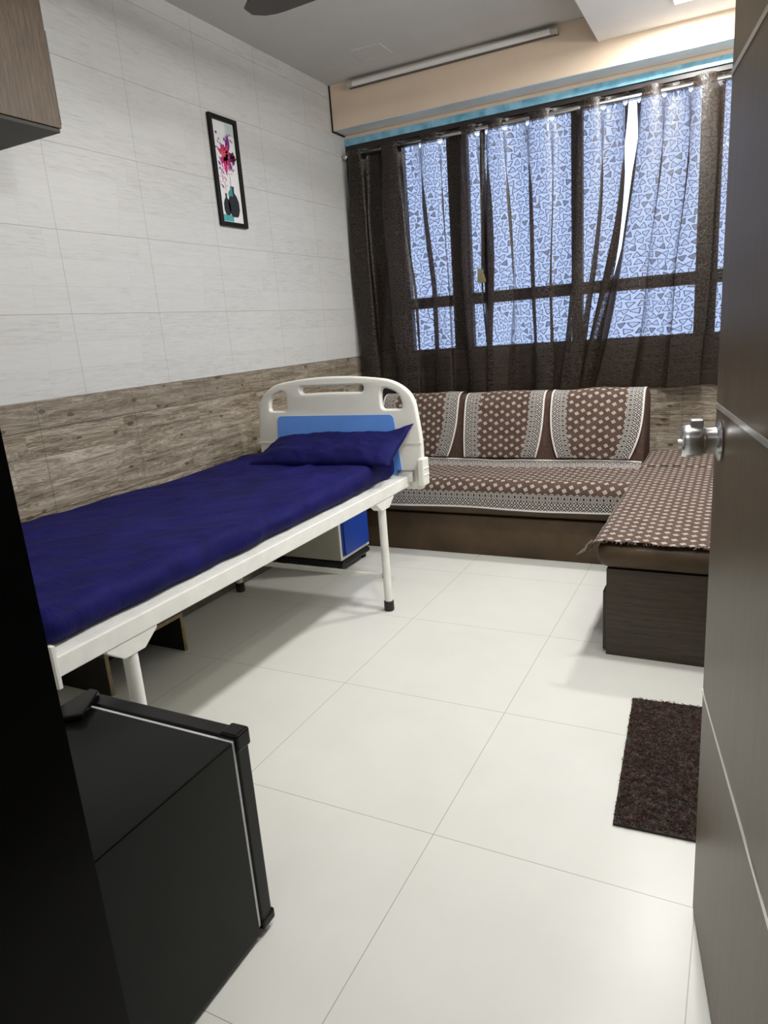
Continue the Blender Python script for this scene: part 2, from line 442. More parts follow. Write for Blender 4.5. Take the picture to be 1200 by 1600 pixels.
def obj(name, bm, mat, parent=None, smooth=False, angle=None):
    me = bpy.data.meshes.new(name); bm.normal_update(); bm.to_mesh(me); bm.free()
    for mm in (mat if isinstance(mat, (list, tuple)) else [mat]): me.materials.append(mm)
    if smooth:
        for p in me.polygons: p.use_smooth = True
        if angle is not None:
            try: me.set_sharp_from_angle(angle=math.radians(angle))
            except Exception: pass
    o = bpy.data.objects.new(name, me); COL.objects.link(o)
    if parent is not None:
        o.parent = parent; o.matrix_parent_inverse = WM[parent.name].inverted()
    WM[o.name] = Matrix.Identity(4)
    return o
WM = {}
def tag(o, label, cat, group=None):
    o['label'] = label; o['category'] = cat
    if group: o['group'] = group
    return o
def thing(name, loc, label, cat, group=None):
    o = bpy.data.objects.new(name, None); COL.objects.link(o); o.location = loc; o.empty_display_size = .1
    WM[o.name] = Matrix.Translation(loc); return tag(o, label, cat, group)
def struct(name, bm, mat, parent=None, smooth=False):
    o = obj(name, bm, mat, parent, smooth)
    if parent is None: o['kind'] = 'structure'
    return o
def solid(o, th, off=-1, sub=0):
    m = o.modifiers.new('solid', 'SOLIDIFY'); m.thickness = th; m.offset = off
    if sub:
        s = o.modifiers.new('sub', 'SUBSURF'); s.levels = sub; s.render_levels = sub
    return o

# ------------------------------------------------------------------ room
XW, XR, YW, YF, H = -.2984, 2.15, 3.43, -.29, 2.668
ZT = 1.0772
struct('floor', B((XW - .1, -2.6, -.1), (3.4, YW + .1, 0)), M['floor'])
struct('ceiling', B((XW - .1, -2.6, H), (3.4, YW + .1, H + .1)), M['ceiling'])
bm = nb(); box(bm, (XW - .1, YF - .15, ZT), (XW, YW + .1, H)); n0 = len(bm.faces)
box(bm, (XW - .1, YF - .15, 0), (XW, YW + .1, ZT), mi=1)
struct('wall_left', bm, [M['tile_white_y'], M['tile_wood_y']])
struct('wall_right', B((XR, YF - .15, 0), (XR + .1, YW + .1, H)), M['wallpaint'])
# window wall: below the sill, left and right of the window, above it
WX0, WX1, SILL, WTOP = .03, 2.10, 1.075, 2.335
bm = nb()
box(bm, (XW, YW, 0), (XR, YW + .1, SILL), mi=1)
box(bm, (XW, YW, SILL), (WX0, YW + .1, WTOP))
box(bm, (WX1, YW, SILL), (XR, YW + .1, WTOP))
box(bm, (XW, YW, WTOP), (XR, YW + .1, H))
struct('wall_window', bm, [M['winframe'], M['tile_wood_x']])
# doorway wall (near the camera)
JX = 1.274
bm = nb(); box(bm, (XW, YF - .26, 0), (JX - .03, YF, H)); box(bm, (JX - .03, YF - .26, 2.13), (XR, YF, H))
struct('wall_doorway', bm, M['wallpaint'])
bm = nb(); box(bm, (JX - .03, YF - .27, 0), (JX, YF + .005, 2.13)); box(bm, (JX - .12, YF + .0006, 0), (JX - .002, YF + .008, 2.16))
box(bm, (JX, YF - .27, 2.10), (XR - .03, YF + .005, 2.13)); box(bm, (XR - .03, YF - .27, 0), (XR, YF + .005, 2.13))
struct('trim_1', bm, M['black'])
# passage the camera stands in
struct('wall_passage_left', B((.2, -2.6, 0), (.3, YF - .261, H)), M['black'])
struct('wall_passage_right', B((3.3, -2.6, 0), (3.4, YF - .261, H)), M['wallpaint'])
struct('wall_passage_end', B((.3, -2.6, 0), (3.3, -2.5, H)), M['wallpaint'])
struct('wall_passage_front', B((XR + .001, YF - .12, 0), (3.3, YF, H)), M['wallpaint'])
# boxed beam over the curtains
YB, ZB = 3.2805, 2.4193
struct('trim_2', B((XW + .010, YB, ZB + .004), (XR - .001, YW - .001, H - .001)), M['beam'])
struct('trim_3', B((XW + .010, YB, ZB), (XR - .001, YW - .001, ZB + .0035)), M['soffit'])
struct('trim_4', B((XW + .0005, YB - .004, ZB - .006), (XW + .0095, YW - .002, H - .002)), M['blackgap'])
struct('trim_5', B((XW + .0005, YW - .012, 2.360), (XR - .001, YW - .0005, 2.398)), M['teal'])
struct('trim_6', B((XW + .0005, YW - .008, 2.399), (XR - .001, YW - .0005, ZB - .001)), M['beam'])
struct('baseboard_left', B((XW + .0005, YF + .01, .0005), (XW + .009, YW - .001, .075)), M['skirt'])
# lowered ceiling panel on the right
DX, DZ = 1.27, 2.543
struct('ceiling_lowered', B((DX, .2, DZ), (XR - .001, YB - .001, H - .001)), M['dropwhite'])

# ------------------------------------------------------------------ window
FY = YW + .03
bm = nb(); fw = .045
box(bm, (WX0, FY, SILL), (WX0 + fw, FY + .05, WTOP)); box(bm, (WX1 - fw, FY, SILL), (WX1, FY + .05, WTOP))
box(bm, (WX0 + fw, FY, SILL), (WX1 - fw, FY + .05, SILL + .015)); box(bm, (WX0 + fw, FY, WTOP - .03), (WX1 - fw, FY + .05, WTOP))
win = struct('window_1', bm, M['winframe'])
for a, b in ((.365, .49), (1.095, 1.155), (1.745, 1.850)):
    obj('mullion', B((a, FY - .005, SILL + .015), (b, FY + .045, WTOP - .03), .003), M['winframe'], win)
for a, b in ((WX0 + fw, .365), (.49, 1.095), (1.155, 1.745), (1.85, WX1 - fw)):
    obj('transom', B((a, FY, 1.345), (b, FY + .04, 1.412), .003), M['winframe'], win)
    obj('glass_pane', B((a, FY + .018, 1.412), (b, FY + .022, WTOP - .03)), M['glass'], win)
    obj('glass_pane', B((a, FY + .018, SILL + .015), (b, FY + .022, 1.345)), M['glass'], win)

# ------------------------------------------------------------------ curtains
RY, RZ = 3.385, 2.290
rod = thing('curtain_rod', (.95, RY, RZ), 'shiny steel curtain rod running across the top of the window', 'curtain rod')
obj('pole', T([(XW + .03, RY, RZ + .003), (2.10, RY, RZ)], .0115, 18), M['steel'], rod, True)
for x in (XW + .055, 1.842):
    b = obj('bracket', B((x - .006, RY + .013, RZ - .012), (x + .006, YW - .001, RZ + .02), .002), M['steel'], rod)
for x in (XW + .022, 2.108):
    obj('finial', lathe(nb(), [(0, -.016), (.014, -.014), (.017, 0), (.014, .014), (0, .016)], 18, (1, 0, 0), (x, RY, RZ)), M['steel'], rod, True)

def curtain(x0, x1, eye, label, seed, sweep=None, hem=.86, zt=.028, flare=None):
    """pleats swing across the rod between the eyelets"""
    zb0 = .812
    W = x1 - x0
    us = lin(0, 1, int(W / .0055)); vs = lin(0, 1, 64)
    # phase: pi per eyelet
    def phase(x):
        e = eye
        if x <= e[0]: return (x - e[0]) / (e[1] - e[0]) * PI
        for k in range(len(e) - 1):
            if x <= e[k + 1]: return (k + (x - e[k]) / (e[k + 1] - e[k])) * PI
        return (len(e) - 1 + (x - e[-1]) / (e[-1] - e[-2])) * PI
    def fn(u, v):
        x = x0 + W * u; ph = phase(x) + PI / 2 * (seed % 2) * 2
        z = RZ + zt - v * (RZ + zt - zb0)
        low = min(1, max(0, (v - .06) / .5))
        wob = noise.noise((x * 3.1, v * 1.6, seed * 7.3)) * 1.3 * low
        a = math.sin(ph + wob)
        amp = .030 * (1 - .25 * low)
        y = RY - .010 * low - amp * (1 + .5 * low) * a
        # secondary pleats that open towards the hem
        y += low * .020 * noise.noise((x * 15 + seed, v * 1.2, 4.4)) + low * .009 * math.sin(x * 58 + 3 * v + seed)
        # pleats overlap sideways: omega folds
        x += -(.006 + .034 * min(1, v / .25)) * (.8 + .5 * noise.noise((x * 4, v * 1.5, seed + 3))) * math.sin(2 * (ph + wob))
        x += .012 * low * noise.noise((x * 6, v * 2.5, seed))
        z += .006 * math.sin(x * 23 + seed) * v + .010 * v * noise.noise((x * 5, 0, seed))
        if v < .03: z += .006 * abs(math.sin(ph))
        if sweep: x += sweep(u, v)
        x = max(x, XW + .012); x = min(x, XR - .01)
        y = min(y, YW - .014 - .004 * noise.noise((x * 40, v * 6, 1)))
        return Vector((x, y, z))
    Hh = RZ + zt - zb0; FULL = 1.0
    # cloth length along the pleats, so that the weave keeps its scale
    acc = [0.0]; pv = fn(us[0], .35)
    for uu in us[1:]:
        q = fn(uu, .35); acc.append(acc[-1] + math.hypot(q.x - pv.x, q.y - pv.y)); pv = q
    total = acc[-1]; N_ = len(us) - 1
    def arc(u): return acc[int(round(u * N_))]
    def hole(u, v):
        x = x0 + W * u
        k = min(range(len(eye)), key=lambda i: abs(eye[i] - x))
        return ((x - eye[k]) * 1.05, (RZ - .006 - (RZ + zt - v * Hh)) * .8)
    bm = sheet(fn, us, vs, {'UVMap': lambda u, v: (arc(u) + seed * 1.7, -v * Hh),
                            'Edge': lambda u, v: (min(arc(u), total - arc(u)), (1 - v) * Hh),
                            'Holes': hole})
    o = obj('window_curtain', bm, M['curtain'], None, True)
    tag(o, label, 'curtain', 'brown curtains hung on the rod')
    return o
c1 = curtain(-.285, .625, [-.149, -.035, .098, .230, .356, .482, .585], 'left brown patterned curtain, dark over the solid wall, beside the left wall', 1,
             sweep=lambda u, v: .02 * v * u)
def sw2(u, v):
    k = max(0, u - .35) / .65
    d = max(0, v - .06) / .94
    return -.205 * (k ** 1.3) * d ** 1.5 + .015 * math.sin(d * 9) * k * (1 - k)
c2 = curtain(.588, 1.412, [.640, .745, .875, 1.008, 1.151, 1.276, 1.390], 'middle brown patterned curtain with its right edge swept leftwards at the hem', 2, sweep=sw2)
c3 = curtain(1.435, 2.125, [1.456, 1.574, 1.698, 1.832, 1.96, 2.08], 'right brown patterned curtain hanging beside the open door', 4,
             sweep=lambda u, v: -.30 * (1 - u) ** 3 * (max(0, v - .12) / .88) ** 1.35)
# turned-back corner on the edge of the left curtain
fz = 1.47
bm = nb()
q = [bm.verts.new(p) for p in ((.575, RY - .050, fz + .075), (.605, RY - .055, fz + .060), (.628, RY - .062, fz - .002), (.622, RY - .060, fz - .012), (.574, RY - .055, fz - .010))]
bm.faces.new(q); o = obj('turned_back_corner', bm, M['lining'], c1); solid(o, .003)
for c in (c1, c2, c3): c.visible_shadow = True

# ------------------------------------------------------------------ ceiling fittings
tl = thing('tube_light', (.45, YB - .04, H), 'unlit white tube light fixed along the top of the beige beam', 'tube light')
ty, tz = YB - .036, H - .036
obj('batten', B((-.150, YB - .022, H - .052), (1.075, YB - .0005, H - .018), .003), M['fixture'], tl)
obj('tube', T([(-.115, ty, tz), (1.04, ty, tz)], .0145, 20), M['tube'], tl, True, 40)
for s, x in ((-1, -.132), (1, 1.058)):
    e = obj('end_socket', lathe(nb(), [(0, -.022), (.014, -.021), (.0165, -.014), (.0165, .010), (.019, .011), (.019, .018), (.0165, .019), (0, .02)], 20, (s, 0, 0), (x, ty, tz)), M['tubecap'], tl, True, 40)
ap = thing('ceiling_access_panel', (.15, 2.985, H), 'small square access panel set in the grey ceiling', 'access panel')
bm = nb()
x0, x1, y0, y1 = .066, .236, 2.902, 3.070
for a, b, c, d in ((x0, y0, x1, y0 + .006), (x0, y1 - .006, x1, y1), (x0, y0 + .006, x0 + .006, y1 - .006), (x1 - .006, y0 + .006, x1, y1 - .006)):
    box(bm, (a, b, H - .004), (c, d, H - .0003))
obj('rim', bm, M['wallpaint'], ap)
obj('panel', B((x0 + .0075, y0 + .0075, H - .003), (x1 - .0075, y1 - .0075, H - .0003)), M['ceiling'], ap)

def panel_light(x, y, lab):
    t = thing('panel_light', (x, y, DZ), lab, 'ceiling light', 'square lights in the lowered ceiling')
    bm = nb(); s = .085
    for a, b, c, d in ((-s, -s, s, -s + .008), (-s, s - .008, s, s), (-s, -s + .008, -s + .008, s - .008), (s - .008, -s + .008, s, s - .008)):
        box(bm, (x + a, y + b, DZ - .006), (x + c, y + d, DZ - .0003))
    obj('trim_ring', bm, M['dropwhite'], t)
    obj('diffuser', B((x - s + .009, y - s + .009, DZ - .004), (x + s - .009, y + s - .009, DZ - .0005)), M['lampglow'], t)
    return t
panel_light(1.72, 2.965, 'glowing square light in the lowered ceiling near the window')

fan = thing('ceiling_fan', (.925, 1.70, 2.45), 'dark brown ceiling fan with a blade tip showing at the top', 'ceiling fan')
fc = Vector((.925, 1.70, 2.44))
obj('downrod', T([fc + Vector((0, 0, .05)), (fc.x, fc.y, H - .03)], .013), M['fan'], fan, True)
obj('canopy', lathe(nb(), [(.015, -.045), (.05, -.02), (.055, -.0005), (0, -.0005)], 24, (0, 0, 1), (fc.x, fc.y, H)), M['fan'], fan, True)
obj('motor', lathe(nb(), [(0, -.06), (.05, -.055), (.105, -.03), (.11, .01), (.09, .035), (.03, .05), (0, .05)], 32, (0, 0, 1), fc), M['fan'], fan, True)
for k, ang in enumerate((178, 178 - 120, 178 + 120)):
    a = math.radians(ang); d = Vector((math.cos(a), math.sin(a), 0)); n = Vector((-d.y, d.x, 0))
    bm = nb(); rows = []
    for i in range(15):
        r = .10 + .56 * i / 14; w = .022 + .045 * min(1, i / 3)
        if i > 11: w *= math.sqrt(max(.02, 1 - ((i - 11) / 3.2) ** 2))
        p = fc + d * r + Vector((0, 0, -.01))
        tw = .12
        rows.append([bm.verts.new(p + n * s * w + Vector((0, 0, s * w * tw + h))) for s, h in ((-1, -.003), (1, -.003), (1, .003), (-1, .003))])
    for ra, rb in zip(rows, rows[1:]):
        for q in range(4): bm.faces.new([ra[q], ra[(q + 1) % 4], rb[(q + 1) % 4], rb[q]])
    bm.faces.new(rows[0]); bm.faces.new(rows[-1][::-1]); bmesh.ops.recalc_face_normals(bm, faces=bm.faces)
    obj('blade', bm, M['fan'], fan)

# ------------------------------------------------------------------ picture on the left wall
pic = thing('framed_picture', (XW, 2.205, 1.78), 'narrow black framed print of pink flowers in dark vases on the wall', 'picture')
py0, py1, pz0, pz1 = 2.100, 2.308, 1.781, 2.277
fr = .021
bm = nb(); xa, xb = XW + .0005, XW + .018
box(bm, (xa, py0, pz0), (xb, py0 + fr, pz1), .003); box(bm, (xa, py1 - fr, pz0), (xb, py1, pz1), .003)
box(bm, (xa, py0 + fr - .002, pz0), (xb, py1 - fr + .002, pz0 + fr), .003); box(bm, (xa, py0 + fr - .002, pz1 - fr), (xb, py1 - fr + .002, pz1), .003)
obj('frame', bm, M['frameblack'], pic)
iw, ih = (py1 - py0 - 2 * fr), (pz1 - pz0 - 2 * fr)
PX = [0]; ART = []
def art(name, polys, mat): ART.append((polys, mat))
asp = iw / ih
def leafp(cx, cy, ang, L, w):
    a = math.radians(ang); o = []
    for i in range(13):
        t = i / 12; o.append((t * L, w * math.sin(PI * t ** .8)))
    for i in range(11, 0, -1):
        t = i / 12; o.append((t * L, -w * math.sin(PI * t ** .8)))
    return [(cx + (p * math.cos(a) - q * math.sin(a)) / asp, cy + p * math.sin(a) + q * math.cos(a)) for p, q in o]
def vase(cx, b, top, rw, neck):
    pr = [(0, rw * .45), (.06, rw * .7), (.25, rw), (.5, rw * .98), (.68, rw * .7), (.8, neck), (.97, neck), (1, neck * 1.5)]
    return [(cx + r, b + (top - b) * h) for h, r in pr] + [(cx - r, b + (top - b) * h) for h, r in pr[::-1]]
rnd = random.Random(3)
art('print_corner', [[(.60, .99), (.99, .99), (.99, .87), (.60, .87)]], flat('print_grey_corner', (.50, .58, .57)))
art('print_table', [[(.0, .01), (.54, .01), (.54, .075), (.0, .075)]], flat('print_teal_table', (.06, .36, .38)))
art('print_sprig', [leafp(.45 + rnd.uniform(-.42, .42), .68 + rnd.uniform(-.19, .2), rnd.uniform(0, 360), .036, .009) for _ in range(60)], flat('print_violet', (.22, .05, .30)))
art('print_blossom', [leafp(.35 + rnd.uniform(-.25, .35), .45 + rnd.uniform(-.10, .12), rnd.uniform(0, 360), .026, .008) for _ in range(44)], flat('print_pale_pink', (.60, .28, .42)))
art('print_leaf', [leafp(.60, .70, 80, .20, .036), leafp(.60, .66, -70, .16, .018), leafp(.62, .69, 100, .12, .015)], flat('print_purple', (.17, .012, .20)))
art('print_petal', [leafp(.45, .68, a, l, .030) for a, l in ((-90, .21), (-60, .15), (-122, .13), (160, .115), (55, .13), (12, .12), (108, .11), (-30, .10))], flat('print_magenta', (.52, .015, .13)))
art('print_bud', [leafp(.80, .66, a, .07, .028) for a in (0, 70, 140, 210, 290)], flat('print_plum', (.10, .004, .04)))
art('print_heart', [leafp(.42, .69, a, .05, .008) for a in range(0, 360, 45)], flat('print_coral', (.75, .10, .10)))
art('print_stem', [leafp(.57, .36, 88, .14, .004), leafp(.33, .30, 95, .12, .003)], flat('print_rose', (.45, .12, .16)))
art('print_vase', [vase(.62, .06, .37, .25, .07), vase(.30, .07, .29, .15, .035)], flat('print_dark_vase', (.004, .008, .012)))
art('print_glaze', [[(.40, .27), (.62, .27), (.60, .36), (.53, .36), (.50, .33), (.42, .31)]], flat('print_teal_glaze', (.03, .26, .28)))

bm = B((xa, py0 + fr + .001, pz0 + fr + .001), (XW + .006, py1 - fr - .001, pz1 - fr - .001))
for li, (polys, mt_) in enumerate(ART):
    x = XW + .0062 + .0001 * li
    for poly in polys:
        vs_ = [bm.verts.new((x, py0 + fr + iw * min(.985, max(.015, a)), pz0 + fr + ih * min(.99, max(.01, b)))) for a, b in poly]
        f = bm.faces.new(vs_); f.material_index = li + 1; f.normal_update()
        if f.normal.x < 0: f.normal_flip()
obj('print', bm, [M['paper']] + [m_ for _, m_ in ART], pic)

# ------------------------------------------------------------------ overhead cabinet
cab = thing('overhead_cabinet', (XW, .60, 1.905), 'brown wood-grain wall cabinet hung high on the left wall', 'cabinet')
obj('door', B((.034, .14, 1.917), (.052, .948, 2.60), .001), M['cabwood'], cab)
obj('carcass', B((XW + .001, .14, 1.922), (.033, .944, 2.60)), M['cabwood'], cab)
obj('base_panel', B((XW + .001, .14, 1.905), (.046, .946, 1.9165), .001), M['cabdark'], cab)
obj('edge_strip', B((.022, .9485, 1.93), (.046, .9560, 2.19), .001), M['cabdark'], cab)

# ------------------------------------------------------------------ bed
bed = thing('hospital_bed', (.19, 1.1, 0), 'cream metal hospital bed with moulded headboard along the left wall', 'bed')
BX0, BX1, BY0, BY1 = -.262, .640, .150, 2.075
RB, RT = .527, .572
obj('side_rail', B((BX1 - .030, BY0, RB - .006), (BX1, BY1, RT), .004), M['bedwhite'], bed)
obj('side_rail', B((BX0, BY0, RB - .006), (BX0 + .030, BY1, RT), .004), M['bedwhite'], bed)
obj('end_rail', B((BX0 + .031, BY0, RB), (BX1 - .031, BY0 + .030, RT), .004), M['bedwhite'], bed)
obj('end_rail', B((BX0 + .031, BY1 - .03, RB), (BX1 - .031, BY1, RT), .004), M['bedwhite'], bed)
obj('deck', B((BX0 + .031, BY0 + .031, RT - .02), (BX1 - .031, BY1 - .031, RT - .001)), M['bedwhite'], bed)
for x in (BX1 + .004, BX0 - .010):
    obj('end_plate', B((x - .008, BY0 - .012, .500), (x + .008, BY0 - .0005, .606), .002), M['bedwhite'], bed)
def leg(x, y, s):
    lg = obj('leg', T([(x, y, .495), (x, y, .034)], .0195 if y < 1 else .0180, 18), M['bedwhite'], bed, True, 40)
    obj('rubber_foot', lathe(nb(), [(0, .0005), (.021, .0005), (.023, .006), (.0225, .045), (.019, .048)], 20, (0, 0, 1), (x, y, 0)), M['rubber'], lg, True, 40)
    xi = x
    bx = [(y - .085, RB - .005), (y + .085, RB - .005), (y + .085, RB - .012), (y + .035, RB - .050), (y - .035, RB - .050), (y - .085, RB - .012)]
    obj('gusset', prism(bx, 'x', x - .022, x + .022, .002), M['bedwhite'], bed)
    return lg
for x in (.615, -.236):
    for y in (1.822, .375): leg(x, y, 1)
for y in (1.822, .375):
    obj('cross_bar', T([(.5965, y, .163), (-.2175, y, .163)], .0125, 14), M['bedwhite'], bed, True, 40)

def curve_plate(name, outer, holes, y0, y1, bev, mat, parent):
    cu = bpy.data.curves.new(name, 'CURVE'); cu.dimensions = '2D'; cu.fill_mode = 'BOTH'
    cu.extrude = (y1 - y0) / 2 - bev; cu.bevel_depth = bev; cu.bevel_resolution = 4; cu.offset = -bev
    for pts in [outer] + holes:
        sp = cu.splines.new('POLY'); sp.points.add(len(pts) - 1); sp.use_cyclic_u = True
        for p, q in zip(sp.points, pts): p.co = (q[0], q[1], 0, 1)
    o = bpy.data.objects.new(name, cu); COL.objects.link(o)
    me = bpy.data.meshes.new_from_object(o.evaluated_get(bpy.context.evaluated_depsgraph_get()))
    bpy.data.objects.remove(o)
    me.transform(Matrix(((1, 0, 0, 0), (0, 0, -1, (y0 + y1) / 2), (0, 1, 0, 0), (0, 0, 0, 1))))
    bm = nb(); bm.from_mesh(me); bpy.data.meshes.remove(me)
    bmesh.ops.remove_doubles(bm, verts=bm.verts, dist=.0001)
    bmesh.ops.recalc_face_normals(bm, faces=bm.faces)
    return obj(name, bm, mat, parent, True, 35)
def rounded(poly, r, n=6):
    out = []; L = len(poly)
    for i in range(L):
        p = Vector(poly[i]); a = Vector(poly[i - 1]); b = Vector(poly[(i + 1) % L])
        rr = r[i] if isinstance(r, (list, tuple)) else r
        da = (a - p); db = (b - p); k = min(rr, da.length * .49, db.length * .49)
        s = p + da.normalized() * k; e = p + db.normalized() * k
        for j in range(n + 1):
            t = j / n; q = s * (1 - t) ** 2 + p * 2 * t * (1 - t) + e * t * t; out.append((q.x, q.y))
    return out
HC = .254; HY0, HY1 = 2.078, 2.112
def hb(dx, z): return (HC + dx, z)
half = [(.452, .505), (.452, .735), (.425, .915)]
arc = [(.300, 1.018), (.15, 1.036), (0, 1.041)]
right = [(.452, .505), (.456, .735), (.428, .945), (.33, 1.013), (.16, 1.034), (0, 1.040)]
outer = [hb(x, z) for x, z in right] + [hb(-x, z) for x, z in right[::-1][1:]]
rad = [.02, .05, .13, .12, .1, .1, .1, .12, .13, .05, .02]
holes = [
    rounded([hb(-.178, .995), hb(.178, .995), hb(.172, .962), hb(0, .966), hb(-.172, .962)][::-1], [.018, .1, .018, .018, .018]),
    rounded([hb(.262, .880), hb(.372, .880), hb(.360, .950), hb(.262, .990)][::-1], [.05, .045, .022, .022][::1]),
    rounded([hb(-.262, .880), hb(-.372, .880), hb(-.360, .950), hb(-.262, .990)], [.022, .022, .045, .05]),
]
hbo = curve_plate('headboard', rounded(outer, rad, 7), holes, HY0, HY1, .011, M['abs'], bed)
bp = rounded([hb(-.352, .56), hb(.352, .56), hb(.322, .856), hb(-.322, .856)], .025)
obj('blue_panel', prism(bp, 'y', HY0 - .003, HY0 + .004, 0), M['bluepanel'], hbo)['label'] = 'light blue inset panel'
obj('panel_step', prism(rounded([hb(-.455, .718), hb(.455, .718), hb(.455, .726), hb(-.455, .726)], .003, 2), 'y', HY0 - .002, HY0 + .006), M['abs'], hbo)
for s in (1, -1):
    x = HC + s * .452
    bk = obj('corner_block', B((x - .012, HY0 - .030, .528), (x + .018, HY1 + .004, .655), .006), M['abs'], bed)
    for z in (.575, .605):
        obj('rib', B((x + .012, HY0 - .024, z), (x + .0205, HY1 - .002, z + .006), .001), M['abs'], bk)
obj('mount_bracket', B((BX1 - .05, HY0 - .028, .545), (BX1 + .03, HY0 - .001, .60), .003), M['steel'], bed)

# mattress under its sheet
def matfn(p):
    p = p.copy()
    y, x = p.y, p.x
    t = (y - .17) / 1.87
    tx = (x + .28) / .88
    top = max(0, (p.z - .60) / .05)
    sag = .010 * math.sin(t * 5) * (1 - tx)
    far = .020 * max(0, (t - .82) / .18)
    w = noise.noise((x * 3, y * 2.2, 1.1)) * .010 + noise.noise((x * 9 + y * 4, y * 5, 2.0)) * .006 + noise.noise((x * 14 - y * 10, y * 6, 5.0)) * .004
    w += .010 * (max(0, 1 - abs(noise.noise((x * 3.5 - y * 2.2, y * 1.6 + x, 11.0))) * 7)) * max(0, min(1, tx * 1.6)) * max(0, min(1, t * 2 - .3))
    lw = .05 * max(0, .45 - t) * (1 - tx)
    if top > 0: p.z += (w + sag * .6 + far + lw) * min(1, top)
    else: pass
    side = max(0, (tx - .93) / .07)
    # loose folds where the sheet turns down beside the rail
    p.x += side * (noise.noise((y * 7, p.z * 10, 3)) * .010 + noise.noise((y * 22, p.z * 16, 8)) * .004)
    p.x += side * (-.018 * math.exp(-((t - .93) / .06) ** 2))
    return p
mt = tag(obj('bed_sheet', softbox((-.282, .168, .5725), (.604, 2.040, .662), (.045, .045, .044), (60, 120, 12), matfn), M['sheet'], None, True),
         'navy blue sheet covering the mattress of the hospital bed', 'bed sheet')
mt.name = 'sheeted_mattress'

def pillow():
    bm = nb(); nu, nv = 60, 30; g = {}
    L, W, Th = .76, .31, .10
    for side in (1, -1):
        for i in range(nu + 1):
            for j in range(nv + 1):
                u = i / nu * 2 - 1; v = j / nv * 2 - 1
                e = max(0, (1 - abs(u) ** 3.2)) ** .55 * max(0, (1 - abs(v) ** 2.4)) ** .6
                px = u * L / 2 * (1 - .05 * (1 - v * v)); py = v * W / 2 * (1 - .07 * (1 - u * u))
                # pointed case ends beyond the filling
                z = side * Th / 2 * e + side * .0015
                z += (noise.noise((u * 4, v * 2.5, 2)) * .012 + noise.noise((u * 10 + v * 4, v * 4, 7)) * .006) * e ** .5
                c = max(0, u - .72) / .28
                py_ = py; pz = z
                pz += .035 * c * max(0, v) ** 1.2 + .012 * c * v
                g[(side, i, j)] = bm.verts.new((px, py_, pz))
        for i in range(nu):
            for j in range(nv):
                f = [g[(side, i, j)], g[(side, i + 1, j)], g[(side, i + 1, j + 1)], g[(side, i, j + 1)]]
                bm.faces.new(f if side > 0 else f[::-1])
    bmesh.ops.remove_doubles(bm, verts=bm.verts, dist=.0035)
    bmesh.ops.recalc_face_normals(bm, faces=bm.faces)
    return bm
bm = pillow()
R = Matrix.Translation((.300, 1.945, .716)) @ Matrix.Rotation(math.radians(-1.5), 4, 'Y') @ Matrix.Rotation(math.radians(17), 4, 'X')
bm.transform(R)
tag(obj('pillow', bm, M['pillow'], None, True), 'long navy blue pillow leaning on the light blue headboard panel', 'pillow')

# ------------------------------------------------------------------ bedside locker
lk = thing('bedside_locker', (-.06, 2.34, 0), 'cream bedside locker with blue door on a black base behind the bed', 'locker')
LX, LY0, LY1 = .150, 2.190, 2.500
obj('body', B((-.262, LY0, .068), (LX, LY1, .70), .004), M['lockerbody'], lk)
bm = nb(); tube(bm, [(-.262, LY0 + .012, .044), (LX + .012, LY0 + .012, .044)], .0175, 12); tube(bm, [(LX - .004, LY0 + .02, .044), (LX - .004, LY1 - .01, .044)], .0175, 12)
box(bm, (-.255, LY0 + .02, .028), (LX - .01, LY1 - .01, .067))
obj('base', bm, M['rubber'], lk)
bm = nb(); F = .016
box(bm, (LX + .0005, LY0, .070), (LX + .006, LY0 + F, .70)); box(bm, (LX + .0005, LY1 - F, .070), (LX + .006, LY1, .70)); box(bm, (LX + .0005, LY0 + F, .070), (LX + .006, LY1 - F, .070 + F))
obj('front_frame', bm, M['abs'], lk)
dr = obj('door', B((LX + .0065, LY0 + .028, .092), (LX + .022, LY1 - .022, .50), .003), M['bluedoor'], lk); dr['label'] = 'deep blue door'
obj('door_edge', B((LX + .0065, LY0 + F + .001, .090), (LX + .012, LY0 + .0275, .50)), M['bluedoor'], lk)
obj('drawer', B((LX + .0065, LY0 + .028, .515), (LX + .022, LY1 - .022, .67), .003), M['bluedoor'], lk)
for y in (LY0 + .02, LY1 - .03):
    for x in (LX - .02, -.24):
        obj('foot', lathe(nb(), [(0, .0005), (.014, .001), (.016, .012), (.012, .030), (0, .030)], 16, (0, 0, 1), (x, y, 0)), M['rubber'], lk, True)

# ------------------------------------------------------------------ low rack under the bed
rk = thing('low_rack', (-.15, 1.0, 0), 'low open box rack with light plywood edges under the bed', 'rack')
a0, a1 = .79, 1.195; rx = -.022; rz = .168
bm = nb(); box(bm, (XW + .012, a0, 0.0005), (rx - .004, a0 + .014, rz - .015)); box(bm, (XW + .012, a1 - .014, 0.0005), (rx - .004, a1, rz - .015)); box(bm, (XW + .012, a0 + .014, .0005), (XW + .024, a1 - .014, rz - .015))
obj('carcass', bm, M['rackdark'], rk)
obj('top', B((XW + .012, a0, rz - .0145), (rx - .004, a1, rz)), M['racktop'], rk)
bm = nb(); box(bm, (rx - .0035, a0, .0005), (rx, a0 + .015, rz)); box(bm, (rx - .0035, a1 - .015, .0005), (rx, a1, rz)); box(bm, (rx - .0035, a0 + .015, rz - .015), (rx, a1 - .015, rz))
obj('edge_band', bm, M['plywood'], rk)

